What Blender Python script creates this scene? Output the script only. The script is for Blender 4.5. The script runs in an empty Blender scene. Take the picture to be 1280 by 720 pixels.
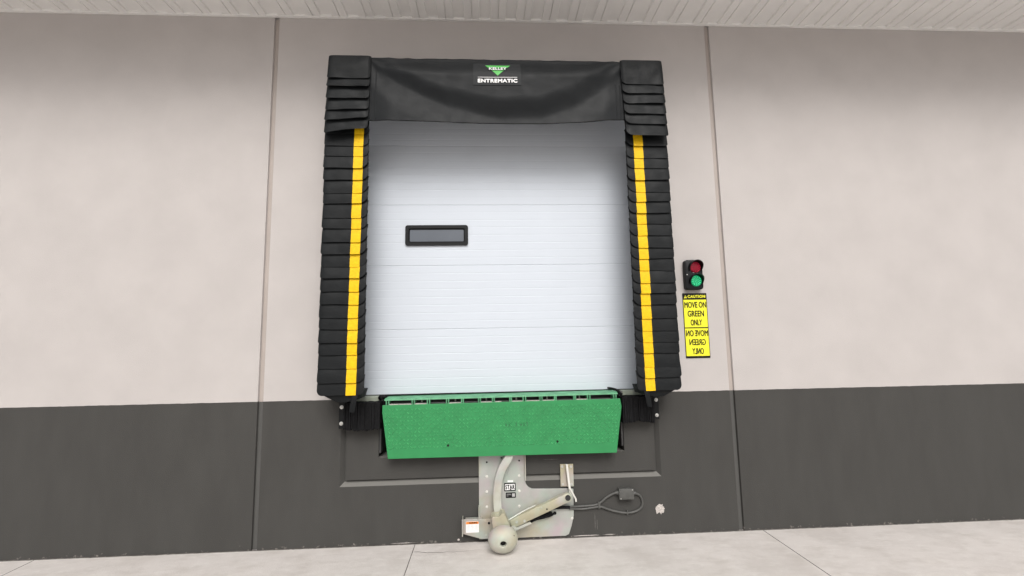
import bpy, bmesh, math, random
from mathutils import Vector, Matrix, noise
from math import sin, cos, pi, radians, sqrt, exp
random.seed(7)
S = bpy.context.scene
C = S.collection

# ------------------------------------------------------------------ camera
F, YAW, PITCH, ROLL = 585.0, 0.055285, 0.116671, -0.017903
CAM = Vector((0.0, -4.25189, 1.68673))
w = Vector((sin(YAW)*cos(PITCH), cos(YAW)*cos(PITCH), sin(PITCH)))
r = Vector((cos(YAW), -sin(YAW), 0)); u = r.cross(w)
r2 = cos(ROLL)*r + sin(ROLL)*u; u2 = -sin(ROLL)*r + cos(ROLL)*u
cd = bpy.data.cameras.new('camera'); cam = bpy.data.objects.new('camera', cd); C.objects.link(cam)
cd.sensor_width = 36; cd.lens = F/1280*36; cd.clip_end = 800; cd.clip_start = 0.05
M = Matrix((r2, u2, -w)).transposed().to_4x4(); M.translation = CAM
cam.matrix_world = M
S.camera = cam

# ------------------------------------------------------------------ light: bright overcast
SUN_EL, SUN_AZ = radians(44), radians(175)      # sun behind the viewer, hidden by cloud
world = bpy.data.worlds.new('World'); S.world = world; world.use_nodes = True
nt = world.node_tree; nt.nodes.clear()
out = nt.nodes.new('ShaderNodeOutputWorld'); bg = nt.nodes.new('ShaderNodeBackground')
sky = nt.nodes.new('ShaderNodeTexSky'); sky.sky_type = 'NISHITA'; sky.sun_disc = False
sky.sun_elevation = SUN_EL; sky.sun_rotation = SUN_AZ; sky.dust_density = 6; sky.air_density = 1.0; sky.ozone_density = 1.0
hs = nt.nodes.new('ShaderNodeHueSaturation'); hs.inputs['Saturation'].default_value = 0.36
nt.links.new(sky.outputs[0], hs.inputs['Color']); nt.links.new(hs.outputs[0], bg.inputs[0])
bg.inputs[1].default_value = 0.12
nt.links.new(bg.outputs[0], out.inputs[0])
sd = bpy.data.lights.new('sun', 'SUN'); sd.energy = 1.7; sd.angle = radians(32); sd.color = (1, .985, .965)
sun = bpy.data.objects.new('sun', sd); C.objects.link(sun)
sdir = Vector((sin(SUN_AZ)*cos(SUN_EL), cos(SUN_AZ)*cos(SUN_EL), sin(SUN_EL)))
sun.rotation_euler = sdir.to_track_quat('Z', 'Y').to_euler(); sun.location = (0, -6, 8)
S.view_settings.view_transform = 'Standard'; S.view_settings.look = 'None'
S.view_settings.gamma = 1; S.view_settings.use_curve_mapping = False
S.view_settings.exposure = -0.10
S.render.engine = 'CYCLES'

# ------------------------------------------------------------------ materials
def mat(name, col, rough=.6, metal=0., var=.12, vscale=6., bump=0., bscale=60., spec=.5, col2=None, detail=5, emit=None, coat=0.):
    m = bpy.data.materials.new(name); m.use_nodes = True
    n = m.node_tree.nodes; L = m.node_tree.links; p = n['Principled BSDF']
    tc = n.new('ShaderNodeTexCoord')
    nz = n.new('ShaderNodeTexNoise'); nz.inputs['Scale'].default_value = vscale; nz.inputs['Detail'].default_value = detail
    L.new(tc.outputs['Object'], nz.inputs['Vector'])
    mx = n.new('ShaderNodeMix'); mx.data_type = 'RGBA'
    rp = n.new('ShaderNodeMapRange'); rp.inputs[1].default_value = .3; rp.inputs[2].default_value = .7
    L.new(nz.outputs['Fac'], rp.inputs[0]); L.new(rp.outputs[0], mx.inputs[0])
    a = tuple(c*(1-var) for c in col); b = tuple(min(1, c*(1+var)) for c in col) if col2 is None else col2
    mx.inputs[6].default_value = (*a, 1); mx.inputs[7].default_value = (*b, 1)
    L.new(mx.outputs[2], p.inputs['Base Color'])
    p.inputs['Roughness'].default_value = rough; p.inputs['Metallic'].default_value = metal
    p.inputs['Specular IOR Level'].default_value = spec
    p.inputs['Coat Weight'].default_value = coat
    if bump:
        nb = n.new('ShaderNodeTexNoise'); nb.inputs['Scale'].default_value = bscale; nb.inputs['Detail'].default_value = 6
        L.new(tc.outputs['Object'], nb.inputs['Vector'])
        bp = n.new('ShaderNodeBump'); bp.inputs['Strength'].default_value = bump; bp.inputs['Distance'].default_value = .01
        L.new(nb.outputs['Fac'], bp.inputs['Height']); L.new(bp.outputs[0], p.inputs['Normal'])
    if emit:
        p.inputs['Emission Color'].default_value = (*emit[0], 1); p.inputs['Emission Strength'].default_value = emit[1]
    return m

def wall_mat():
    m = mat('painted_concrete_wall', (.500, .470, .455), .85, var=.035, vscale=3.2, bump=.25, bscale=160, spec=.25)
    n = m.node_tree.nodes; L = m.node_tree.links; p = n['Principled BSDF']
    tc = n['Texture Coordinate']; up = p.inputs['Base Color'].links[0].from_socket
    sep = n.new('ShaderNodeSeparateXYZ'); L.new(tc.outputs['Object'], sep.inputs[0])
    wob = n.new('ShaderNodeTexNoise'); wob.inputs['Scale'].default_value = 9; L.new(tc.outputs['Object'], wob.inputs['Vector'])
    ma = n.new('ShaderNodeMath'); ma.operation = 'MULTIPLY_ADD'; L.new(wob.outputs['Fac'], ma.inputs[0]); ma.inputs[1].default_value = .008
    L.new(sep.outputs['Z'], ma.inputs[2])
    gt = n.new('ShaderNodeMath'); gt.operation = 'GREATER_THAN'; L.new(ma.outputs[0], gt.inputs[0]); gt.inputs[1].default_value = 1.224
    # grey band: blotches and faint vertical washes
    mp = n.new('ShaderNodeMapping'); mp.inputs['Scale'].default_value = (3, 3, .9); L.new(tc.outputs['Object'], mp.inputs[0])
    st = n.new('ShaderNodeTexNoise'); st.inputs['Scale'].default_value = 2.2; st.inputs['Detail'].default_value = 7; L.new(mp.outputs[0], st.inputs['Vector'])
    cr = n.new('ShaderNodeMapRange'); cr.inputs[1].default_value = .3; cr.inputs[2].default_value = .72; L.new(st.outputs['Fac'], cr.inputs[0])
    g = n.new('ShaderNodeMix'); g.data_type = 'RGBA'; g.inputs[6].default_value = (.0565, .055, .0515, 1); g.inputs[7].default_value = (.064, .0625, .0585, 1)
    L.new(cr.outputs[0], g.inputs[0])
    # pale concrete dust splashed up from the apron
    dn = n.new('ShaderNodeTexNoise'); dn.inputs['Scale'].default_value = 30; dn.inputs['Detail'].default_value = 8; L.new(tc.outputs['Object'], dn.inputs['Vector'])
    dz = n.new('ShaderNodeMapRange'); dz.inputs[1].default_value = 0.0; dz.inputs[2].default_value = .10; dz.inputs[3].default_value = .30; dz.inputs[4].default_value = 0; L.new(sep.outputs['Z'], dz.inputs[0])
    dd = n.new('ShaderNodeMath'); dd.operation = 'ADD'; L.new(dn.outputs['Fac'], dd.inputs[0]); L.new(dz.outputs[0], dd.inputs[1])
    ds = n.new('ShaderNodeMapRange'); ds.inputs[1].default_value = .84; ds.inputs[2].default_value = .98; ds.inputs[4].default_value = .7; L.new(dd.outputs[0], ds.inputs[0])
    g2 = n.new('ShaderNodeMix'); g2.data_type = 'RGBA'; L.new(ds.outputs[0], g2.inputs[0]); L.new(g.outputs[2], g2.inputs[6]); g2.inputs[7].default_value = (.33, .30, .27, 1)
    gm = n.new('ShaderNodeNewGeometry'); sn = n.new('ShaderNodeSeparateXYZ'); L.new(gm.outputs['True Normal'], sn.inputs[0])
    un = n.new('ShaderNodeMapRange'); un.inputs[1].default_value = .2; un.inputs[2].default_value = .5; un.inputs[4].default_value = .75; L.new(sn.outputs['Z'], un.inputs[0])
    g3 = n.new('ShaderNodeMix'); g3.data_type = 'RGBA'; L.new(un.outputs[0], g3.inputs[0]); L.new(g2.outputs[2], g3.inputs[6]); g3.inputs[7].default_value = (.21, .205, .19, 1); g2 = g3  # upward ledges painted lighter: settled dust plus the skylight they would catch
    fin = n.new('ShaderNodeMix'); fin.data_type = 'RGBA'; L.new(gt.outputs[0], fin.inputs[0]); L.new(g2.outputs[2], fin.inputs[6]); L.new(up, fin.inputs[7])
    L.new(fin.outputs[2], p.inputs['Base Color'])
    return m

def ground_mat():
    m = mat('broom_concrete', (.655, .618, .59), .88, var=.05, vscale=1.6, bump=.35, bscale=90, spec=.25)
    n = m.node_tree.nodes; L = m.node_tree.links; p = n['Principled BSDF']; tc = n['Texture Coordinate']
    base = p.inputs['Base Color'].links[0].from_socket
    prev = base
    for sc, lo, hi, amt, colr, st in ((4.2, .47, .66, .42, (.46, .42, .385), (1, 2.0, 1)), (9, .5, .66, .5, (.74, .71, .68), (1, 1.8, 1)), (1.4, .5, .62, .35, (.50, .46, .43), (1.6, 1, 1)), (55, .66, .74, .6, (.33, .30, .27), (1, 1, 1)), (140, .35, .7, .3, (.50, .46, .43), (1, 1, 1))):
        mp = n.new('ShaderNodeMapping'); mp.inputs['Scale'].default_value = st; mp.inputs['Location'].default_value = (sc, sc*1.7, 0); L.new(tc.outputs['Object'], mp.inputs[0])
        a = n.new('ShaderNodeTexNoise'); a.inputs['Scale'].default_value = sc; a.inputs['Detail'].default_value = 8; a.inputs['Roughness'].default_value = .62; L.new(mp.outputs[0], a.inputs['Vector'])
        b = n.new('ShaderNodeMapRange'); b.inputs[1].default_value = lo; b.inputs[2].default_value = hi; b.inputs[4].default_value = amt; L.new(a.outputs['Fac'], b.inputs[0])
        c = n.new('ShaderNodeMix'); c.data_type = 'RGBA'; L.new(b.outputs[0], c.inputs[0]); L.new(prev, c.inputs[6]); c.inputs[7].default_value = (*colr, 1)
        prev = c.outputs[2]
    L.new(prev, p.inputs['Base Color'])
    return m

def door_mat():
    m = mat('white_steel_door', (.595, .64, .70), .5, var=.012, vscale=3, spec=.3)
    n = m.node_tree.nodes; L = m.node_tree.links; p = n['Principled BSDF']; tc = n['Texture Coordinate']
    mp = n.new('ShaderNodeMapping'); mp.inputs['Scale'].default_value = (3, 1, 60); L.new(tc.outputs['Object'], mp.inputs[0])
    a = n.new('ShaderNodeTexNoise'); a.inputs['Scale'].default_value = 4; a.inputs['Detail'].default_value = 6; L.new(mp.outputs[0], a.inputs['Vector'])
    bp = n.new('ShaderNodeBump'); bp.inputs['Strength'].default_value = .18; bp.inputs['Distance'].default_value = .004
    L.new(a.outputs['Fac'], bp.inputs['Height']); L.new(bp.outputs[0], p.inputs['Normal'])
    return m

def vinyl_mat(name, col, rough, wr=.35):
    m = mat(name, col, rough, var=.5*wr, vscale=5, spec=.19)
    n = m.node_tree.nodes; L = m.node_tree.links; p = n['Principled BSDF']; tc = n['Texture Coordinate']
    a = n.new('ShaderNodeTexNoise'); a.inputs['Scale'].default_value = 22; a.inputs['Detail'].default_value = 4; L.new(tc.outputs['Object'], a.inputs['Vector'])
    f = n.new('ShaderNodeTexNoise'); f.inputs['Scale'].default_value = 420; f.inputs['Detail'].default_value = 2; L.new(tc.outputs['Object'], f.inputs['Vector'])
    b1 = n.new('ShaderNodeBump'); b1.inputs['Strength'].default_value = wr; b1.inputs['Distance'].default_value = .006; L.new(a.outputs['Fac'], b1.inputs['Height'])
    b2 = n.new('ShaderNodeBump'); b2.inputs['Strength'].default_value = .3; b2.inputs['Distance'].default_value = .001; L.new(f.outputs['Fac'], b2.inputs['Height']); L.new(b1.outputs[0], b2.inputs['Normal'])
    L.new(b2.outputs[0], p.inputs['Normal'])
    # dusty film
    d = n.new('ShaderNodeTexNoise'); d.inputs['Scale'].default_value = 11; d.inputs['Detail'].default_value = 8; L.new(tc.outputs['Object'], d.inputs['Vector'])
    rr = n.new('ShaderNodeMapRange'); rr.inputs[1].default_value = .3; rr.inputs[2].default_value = .7; rr.inputs[3].default_value = rough-.24*wr; rr.inputs[4].default_value = rough+.35*wr
    L.new(d.outputs['Fac'], rr.inputs[0]); L.new(rr.outputs[0], p.inputs['Roughness'])
    return m

def zinc_mat(name, tint, ro=.5, me=.3):
    m = mat(name, tint, ro, metal=me, var=.10, vscale=9, bump=.05, bscale=80)
    n = m.node_tree.nodes; L = m.node_tree.links; p = n['Principled BSDF']; tc = n['Texture Coordinate']
    prev = p.inputs['Base Color'].links[0].from_socket
    for off, c3, amt in ((0, (.50, .40, .44), .7), (7, (.40, .50, .43), .7), (13, (.42, .36, .22), .55)):
        mp = n.new('ShaderNodeMapping'); mp.inputs['Location'].default_value = (off, off, off); L.new(tc.outputs['Object'], mp.inputs[0])
        a = n.new('ShaderNodeTexNoise'); a.inputs['Scale'].default_value = 5.5; a.inputs['Detail'].default_value = 3; L.new(mp.outputs[0], a.inputs['Vector'])
        b = n.new('ShaderNodeMapRange'); b.inputs[1].default_value = .48; b.inputs[2].default_value = .72; b.inputs[4].default_value = amt; L.new(a.outputs['Fac'], b.inputs[0])
        c = n.new('ShaderNodeMix'); c.data_type = 'RGBA'; L.new(b.outputs[0], c.inputs[0]); L.new(prev, c.inputs[6]); c.inputs[7].default_value = (*c3, 1)
        prev = c.outputs[2]
    L.new(prev, p.inputs['Base Color'])
    return m

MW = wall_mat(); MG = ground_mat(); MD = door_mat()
MV = vinyl_mat('black_vinyl', (.0085, .0098, .0108), .52)
MVC = vinyl_mat('black_curtain_vinyl', (.0105, .0120, .0134), .50, .15)
MY = mat('yellow_vinyl', (.82, .50, .006), .55, var=.10, vscale=38, detail=8, spec=.22, bump=.2, bscale=90)
MZ = zinc_mat('zinc_plate', (.43, .435, .41)); MZY = zinc_mat('yellow_zinc', (.47, .44, .32)); MZL = zinc_mat('pale_zinc', (.52, .53, .48))
MGR = mat('green_enamel', (.026, .245, .078), .42, var=.07, vscale=7, bump=.08, bscale=50)
MGW = mat('worn_green_enamel', (.10, .33, .17), .5, var=.25, vscale=14)
MSO = mat('soffit_vinyl', (.83, .82, .80), .5, var=.02)
MRB = mat('black_rubber', (.008, .008, .009), .75, spec=.2, var=.4, vscale=30, bump=.4, bscale=150)
MBK = mat('black_plastic', (.006, .007, .008), .42, var=.1, spec=.25)
MDK = mat('dark_steel', (.05, .05, .05), .6, metal=.3, var=.3)
MST = mat('galvanised_bolt', (.62, .62, .60), .35, metal=.7, var=.1, vscale=40)
MPIT = mat('pit_concrete', (.16, .15, .14), .9, var=.2)
MSE = mat('joint_sealant', (.40, .35, .32), .6, var=.05)
MSG = mat('joint_sealant_grey', (.075, .074, .07), .6, var=.05)
MGP = mat('grey_painted_metal', (.085, .085, .08), .5, var=.15, vscale=25)
MWH = mat('white_print', (.85, .85, .85), .5, var=.02)
MBP = mat('black_print', (.008, .008, .008), .5, var=.02, spec=.2)
MLG = mat('logo_green', (.10, .50, .10), .5, var=.03)
MYS = mat('sign_yellow', (.86, .82, .03), .38, var=.02)
MOR = mat('label_orange', (.80, .25, .04), .5, var=.05)
MGY = mat('label_grey', (.45, .45, .45), .5, var=.02)
MLP = mat('label_patch', (.024, .026, .028), .55, var=.05, spec=.2)
MCH = mat('bare_concrete_chip_and_glint', (.52, .48, .45), .9, var=.25, vscale=60, bump=.5, bscale=120)
MCR = mat('joint_dirt', (.10, .09, .08), .95, var=.5, vscale=25)
MGL = mat('window_acrylic', (.085, .10, .125), .12, var=.06, vscale=4, spec=.8)
MRL = mat('red_lens', (.13, .004, .012), .35, var=.05, spec=.2, emit=((.8, .01, .05), .06))
MRD = mat('red_led', (.6, .03, .06), .3, spec=.1, emit=((1, .06, .15), .30))
MGLN = mat('green_lens', (.004, .16, .07), .35, var=.05, spec=.2, emit=((.0, .75, .25), .20))
MGD = mat('green_led', (.1, .6, .3), .3, spec=.1, emit=((.1, 1, .45), 1.1))
MTR = mat('rubbed_green_tread', (.060, .335, .125), .45, var=.25, vscale=16)
MBR = mat('bright_zinc', (.74, .73, .68), .45, metal=.2, var=.08)
MCS = mat('curb_steel', (.36, .40, .33), .5, metal=.2, var=.15, vscale=18)
MFL = mat('fascia', (.5, .49, .47), .5, var=.02)

# ------------------------------------------------------------------ helpers
def thing(name, label, cat, loc, group=None):
    o = bpy.data.objects.new(name, None); C.objects.link(o); o.location = loc; o.empty_display_size = .1
    o['label'] = label; o['category'] = cat
    if group: o['group'] = group
    return o
def root_loc(p):
    v = Vector((0, 0, 0))
    while p is not None: v += p.location; p = p.parent
    return v
def obj(name, bm, m, parent=None, smooth=False, label=None, recalc=True):
    if recalc: bmesh.ops.recalc_face_normals(bm, faces=bm.faces)
    if parent is not None:
        off = root_loc(parent)
        for v in bm.verts: v.co -= off
    if smooth:
        for f in bm.faces: f.smooth = True
        for e in bm.edges:
            if len(e.link_faces) == 2 and e.calc_face_angle(0) > radians(38): e.smooth = False
    me = bpy.data.meshes.new(name); bm.to_mesh(me); bm.free()
    for x in (m if isinstance(m, (list, tuple)) else [m]): me.materials.append(x)
    o = bpy.data.objects.new(name, me); C.objects.link(o)
    if parent is not None: o.parent = parent
    if label: o['label'] = label
    return o
def tag(o, label, cat, group=None):
    o['label'] = label; o['category'] = cat
    if group: o['group'] = group
    return o
def box(bm, x0, x1, y0, y1, z0, z1, bev=0., mi=0):
    t = bmesh.new(); bmesh.ops.create_cube(t, size=1)
    for v in t.verts: v.co = Vector(((x0+x1)/2+v.co.x*(x1-x0), (y0+y1)/2+v.co.y*(y1-y0), (z0+z1)/2+v.co.z*(z1-z0)))
    if bev: bmesh.ops.bevel(t, geom=list(t.edges), offset=bev, segments=2, profile=.5, affect='EDGES')
    merge(bm, t, mi)
def merge(bm, t, mi=0):
    mp = {}
    for v in t.verts: mp[v] = bm.verts.new(v.co)
    for f in t.faces:
        try: nf = bm.faces.new([mp[v] for v in f.verts]); nf.material_index = mi; nf.smooth = f.smooth
        except ValueError: pass
    t.free()
def prism(bm, pts, y0, y1, bev=0., mi=0):
    """outline in the wall plane (x, z), extruded from y0 (back) to y1 (front)"""
    t = bmesh.new()
    a = [t.verts.new((x, y0, z)) for x, z in pts]; b = [t.verts.new((x, y1, z)) for x, z in pts]
    t.faces.new(a); fb = t.faces.new(b); n = len(pts)
    for i in range(n): t.faces.new((a[i], a[(i+1) % n], b[(i+1) % n], b[i]))
    bmesh.ops.recalc_face_normals(t, faces=t.faces)
    if bev: bmesh.ops.bevel(t, geom=[e for e in fb.edges], offset=bev, segments=2, profile=.5, affect='EDGES')
    merge(bm, t, mi)
def disc(bm, c, rad, depth, axis=Vector((0, -1, 0)), seg=24, r2=None, bev=0., mi=0):
    t = bmesh.new()
    bmesh.ops.create_cone(t, cap_ends=True, segments=seg, radius1=rad, radius2=rad if r2 is None else r2, depth=depth)
    if bev: bmesh.ops.bevel(t, geom=[e for e in t.edges if abs(e.verts[0].co.z-depth/2) < 1e-6 and abs(e.verts[1].co.z-depth/2) < 1e-6], offset=bev, segments=2, affect='EDGES')
    q = axis.to_track_quat('Z', 'Y').to_matrix().to_4x4(); q.translation = Vector(c)+axis.normalized()*depth/2
    bmesh.ops.transform(t, matrix=q, verts=t.verts); merge(bm, t, mi)
def lathe(bm, c, axis, prof, seg=40, up=None, squash=None):
    """prof: list of (distance along axis, radius)"""
    q = axis.normalized().to_track_quat('Z', 'Y').to_matrix()
    rings = []
    for d, rr in prof:
        ring = []
        for k in range(seg):
            a = 2*pi*k/seg; s = 1.0 if squash is None else squash(a, d)
            ring.append(bm.verts.new(Vector(c)+q@Vector((rr*s*cos(a), rr*s*sin(a), d))))
        rings.append(ring)
    for A, B in zip(rings, rings[1:]):
        for k in range(seg): bm.faces.new((A[k], A[(k+1) % seg], B[(k+1) % seg], B[k]))
    bm.faces.new(rings[0]); bm.faces.new(rings[-1])
def tube(bm, pts, rad, seg=10, sub=6):
    P = [Vector(p) for p in pts]; Q = []
    for i in range(len(P)-1):
        p0 = P[max(i-1, 0)]; p1 = P[i]; p2 = P[i+1]; p3 = P[min(i+2, len(P)-1)]
        for k in range(sub):
            t = k/sub
            Q.append(.5*((2*p1)+(-p0+p2)*t+(2*p0-5*p1+4*p2-p3)*t*t+(-p0+3*p1-3*p2+p3)*t**3))
    Q.append(P[-1]); rings = []; up = Vector((0, 1, 0))
    for i, q in enumerate(Q):
        d = (Q[min(i+1, len(Q)-1)]-Q[max(i-1, 0)]).normalized()
        a = d.cross(up); a = a.normalized() if a.length > 1e-3 else Vector((1, 0, 0)); b = a.cross(d)
        rings.append([bm.verts.new(q+rad*(cos(2*pi*k/seg)*a+sin(2*pi*k/seg)*b)) for k in range(seg)])
    for A, B in zip(rings, rings[1:]):
        for k in range(seg): bm.faces.new((A[k], A[(k+1) % seg], B[(k+1) % seg], B[k]))
    bm.faces.new(rings[0]); bm.faces.new(rings[-1])
def rrect(x0, x1, z0, z1, rad, n=5):
    o = []
    for cx, cz, a0 in ((x1-rad, z1-rad, 0), (x0+rad, z1-rad, 90), (x0+rad, z0+rad, 180), (x1-rad, z0+rad, 270)):
        for k in range(n+1):
            a = radians(a0+90*k/n); o.append((cx+rad*cos(a), cz+rad*sin(a)))
    return o
def ring(bm, outer, inner, y0, y1, bev=0.):
    """frame between two outlines with the same number of points"""
    t = bmesh.new(); n = len(outer)
    V = [[t.verts.new((x, y, z)) for x, z in L] for L, y in ((outer, y0), (outer, y1), (inner, y1), (inner, y0))]
    fr = []
    for j in range(4):
        A, B = V[j], V[(j+1) % 4]
        for i in range(n):
            f = t.faces.new((A[i], A[(i+1) % n], B[(i+1) % n], B[i]))
    merge(bm, t)
def text_bm(s, x0, x1, z0, z1, y, bold=0., mirror=False, sp=1.0, depth=.0006):
    cu = bpy.data.curves.new('t', 'FONT'); cu.body = s; cu.align_x = 'LEFT'; cu.space_character = sp; cu.size = 1; cu.extrude = .001
    cu.resolution_u = 4
    to = bpy.data.objects.new('t', cu); C.objects.link(to)
    dg = bpy.context.evaluated_depsgraph_get(); me = bpy.data.meshes.new_from_object(to.evaluated_get(dg))
    bm = bmesh.new(); bm.from_mesh(me); bpy.data.objects.remove(to); bpy.data.curves.remove(cu); bpy.data.meshes.remove(me)
    xs = [v.co.x for v in bm.verts]; ys = [v.co.y for v in bm.verts]
    a, b, c, d = min(xs), max(xs), min(ys), max(ys)
    x0 += bold; x1 -= bold; z0 += bold; z1 -= bold
    for v in bm.verts:
        tx = (v.co.x-a)/(b-a); tz = (v.co.y-c)/(d-c)
        if mirror: tx = 1-tx
        v.co = Vector((x0+tx*(x1-x0), y-(v.co.z*depth/.001), z0+tz*(z1-z0)))
    if bold:        # heavier strokes: the same glyphs again, shifted a hair
        src = bm.copy(); bm.free(); bm = bmesh.new()
        for k, (ox, oz) in enumerate(((-1, 0), (1, 0), (0, 1), (0, -1), (0, 0))):
            t = src.copy()
            for v in t.verts: v.co += Vector((ox*bold, -.00006*k, oz*bold))
            merge(bm, t)
        src.free()
    return bm

# ------------------------------------------------------------------ ground
bm = bmesh.new()
# one sheet to the horizon, finer by the wall
xs = [-300, -60, -12, -3.7, -3.694, -.631, -.6255, 2.42, 2.426, 12, 60, 300]
ys = [-300, -60, -12, -4, -.012, 4, 60]
V = [[bm.verts.new((x, y, 0)) for x in xs] for y in ys]
for j in range(len(ys)-1):
    for i in range(len(xs)-1):
        if xs[i] in (-3.7, -.631, 2.42) and j < 4: continue      # saw-cut control joints
        bm.faces.new((V[j][i], V[j][i+1], V[j+1][i+1], V[j+1][i]))
g = obj('ground', bm, MG); g['kind'] = 'structure'
bm = bmesh.new()
for x in (-3.7, -.631, 2.42): box(bm, x-.004, x+.0095, -300, -.012, -.03, -.012)
tmp = obj('control_joint', bm, MCR); tmp['kind'] = 'structure'
# ragged expansion joint between apron and wall
bm = bmesh.new(); N = 900; prev = None
for i in range(N+1):
    x = -9+18*i/N
    wd = .008+.009*abs(noise.noise(Vector((x*6, 1, 0))))+.004*noise.noise(Vector((x*40, 3, 0)))
    a = bm.verts.new((x, -.0005, .004)); b = bm.verts.new((x, -wd, .004)); c = bm.verts.new((x, -wd-.002, -.004))
    if prev: bm.faces.new((prev[0], a, b, prev[1])); bm.faces.new((prev[1], b, c, prev[2]))
    prev = (a, b, c)
tmp = obj('expansion_joint', bm, MCR); tmp['kind'] = 'structure'
# hairline crack and crumbled spot at the control joint
bm = bmesh.new(); prev = None
for i in range(60):
    t = i/59; x = -.615+.55*t; y = -.16-.03*sin(t*3)+.012*noise.noise(Vector((t*9, 5, 0))); wd = .0016*(1-t)+.0006
    a = bm.verts.new((x, y-wd, .003)); b = bm.verts.new((x, y+wd, .003))
    if prev: bm.faces.new((prev[0], a, b, prev[1]))
    prev = (a, b)
crk = obj('hairline_crack', bm, MCR); crk['kind'] = 'structure'

# ------------------------------------------------------------------ building
BLD = thing('warehouse_building', 'warehouse wall in beige over dark grey paint under a ribbed white soffit', 'building', (.135, .1, 0))
ZS = 4.815
bm = bmesh.new(); box(bm, -9, 9, 0, .2, 0, 4.86)
def cutter(b): return b
cuts = bmesh.new()
box(cuts, -1.235, 1.505, -.3, .5, 1.236, 3.98)               # door opening
prism(cuts, [(-.948, .722), (1.213, .712), (1.213, 1.30), (-.948, 1.30)], .5, -.3)   # leveler pit mouth
wc = obj('tmp_cut', cuts, MPIT)
wall = obj('wall', bm, [MW], None)
def apply_cut(target, cutobj):
    md = target.modifiers.new('b', 'BOOLEAN'); md.operation = 'DIFFERENCE'; md.solver = 'EXACT'; md.object = cutobj
    md.use_self = True
    dg = bpy.context.evaluated_depsgraph_get(); dg.update()
    me = bpy.data.meshes.new_from_object(target.evaluated_get(dg))
    target.modifiers.clear(); target.data = me; bpy.data.objects.remove(cutobj)
apply_cut(wall, wc)
# grooves: panel joints and the U-shaped reveal with a sloped lower edge
cuts = bmesh.new()
for x in (2.235, -1.965):
    t = bmesh.new()
    sec = [(-.029, -.01), (-.024, .0), (-.019, .022), (.019, .022), (.024, .0), (.029, -.01)]
    lo = [t.verts.new((x+a, b, -.1)) for a, b in sec]; hi = [t.verts.new((x+a, b, 5)) for a, b in sec]
    t.faces.new(lo); t.faces.new(hi)
    for i in range(6): t.faces.new((lo[i], lo[(i+1) % 6], hi[(i+1) % 6], hi[i]))
    bmesh.ops.recalc_face_normals(t, faces=t.faces); merge(cuts, t)
# U reveal: section offsets (distance outward from the U, depth)
sec = [(-.014, -.01), (-.012, .026), (.004, .026), (.040, 0.0), (.054, -.01)]
xl, xr, zb, zt = -1.236, 1.497, .526, 1.12
path = []
for o, d in sec:
    path.append([(xl-o, d, zt), (xl-o, d, zb-o), (xr+o, d, zb-o), (xr+o, d, zt)])
t = bmesh.new(); R = [[t.verts.new(p) for p in L] for L in path]; n = len(R)
for i in range(n):
    for k in range(3): t.faces.new((R[i][k], R[i][k+1], R[(i+1) % n][k+1], R[(i+1) % n][k]))
t.faces.new([R[i][0] for i in range(n)]); t.faces.new([R[i][3] for i in range(n)])
bmesh.ops.recalc_face_normals(t, faces=t.faces); merge(cuts, t)
wc = obj('tmp_cut2', cuts, MW)
apply_cut(wall, wc)
bm = bmesh.new(); bm.from_mesh(wall.data); bpy.data.objects.remove(wall)
for f in bm.faces: f.material_index = 0; f.smooth = False
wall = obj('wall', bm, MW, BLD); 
# object coordinates of the wall material are measured from the building origin (z = 0 on the ground)
for nm, x, z0, z1, mm in (('joint_sealant', 2.235, 1.218, 4.8, MSE), ('joint_sealant', 2.235, 0, 1.2175, MSG), ('joint_sealant', -1.965, 1.218, 4.8, MSE), ('joint_sealant', -1.965, 0, 1.2175, MSG)):
    t = bmesh.new(); nn = 40; prev = None
    for i in range(nn+1):
        z = z0+(z1-z0)*i/nn; a = t.verts.new((x-.019, .0185, z)); c = t.verts.new((x+.019, .0185, z)); b = t.verts.new((x, .0135+.002*noise.noise(Vector((z*3, x, 0))), z))
        if prev: t.faces.new((prev[0], prev[1], b, a)); t.faces.new((prev[1], prev[2], c, b))
        prev = (a, b, c)
    obj(nm, t, mm, BLD, smooth=True, recalc=False)
# soffit: ribbed panels running out from the wall
bm = bmesh.new(); OV = -.98; per = .252; prof = []
x = 1.975-per*44
while x < 9:
    prof += [(x, ZS), (x+.007, ZS+.017), (x+.105, ZS+.017), (x+.112, ZS), (x+.180, ZS), (x+.182, ZS+.010), (x+.187, ZS+.010), (x+.189, ZS)]
    x += per
A = [bm.verts.new((a, .0, z)) for a, z in prof]; B = [bm.verts.new((a, OV, z)) for a, z in prof]
for i in range(len(prof)-1): bm.faces.new((A[i], B[i], B[i+1], A[i+1]))
obj('soffit', bm, MSO, BLD)
bm = bmesh.new(); box(bm, -9, 9, -.030, -.001, ZS-.005, ZS+.025, .0015); obj('soffit_trim', bm, MSO, BLD)
bm = bmesh.new(); box(bm, -9.2, 9.2, OV-.03, OV, ZS-.02, ZS+.24, .004); obj('fascia', bm, MFL, BLD)
bm = bmesh.new(); box(bm, -9.2, 9.2, OV-.005, 8, ZS+.05, ZS+.245); obj('roof', bm, MFL, BLD)
bm = bmesh.new()
box(bm, -9, -8.8, .201, 8, 0, 4.86); box(bm, 8.8, 9, .201, 8, 0, 4.86); box(bm, -8.8, 8.8, 7.8, 8, 0, 4.86)
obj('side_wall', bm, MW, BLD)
bm = bmesh.new()      # open-fronted leveler pit
box(bm, -1.1, 1.36, .201, 1.9, .60, .70); box(bm, -1.1, -.96, .201, 1.9, .70, 1.21); box(bm, 1.222, 1.36, .201, 1.9, .70, 1.21); box(bm, -1.1, 1.36, 1.9, 2.0, .6, 1.21)
obj('pit_lining', bm, MPIT, BLD)
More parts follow.
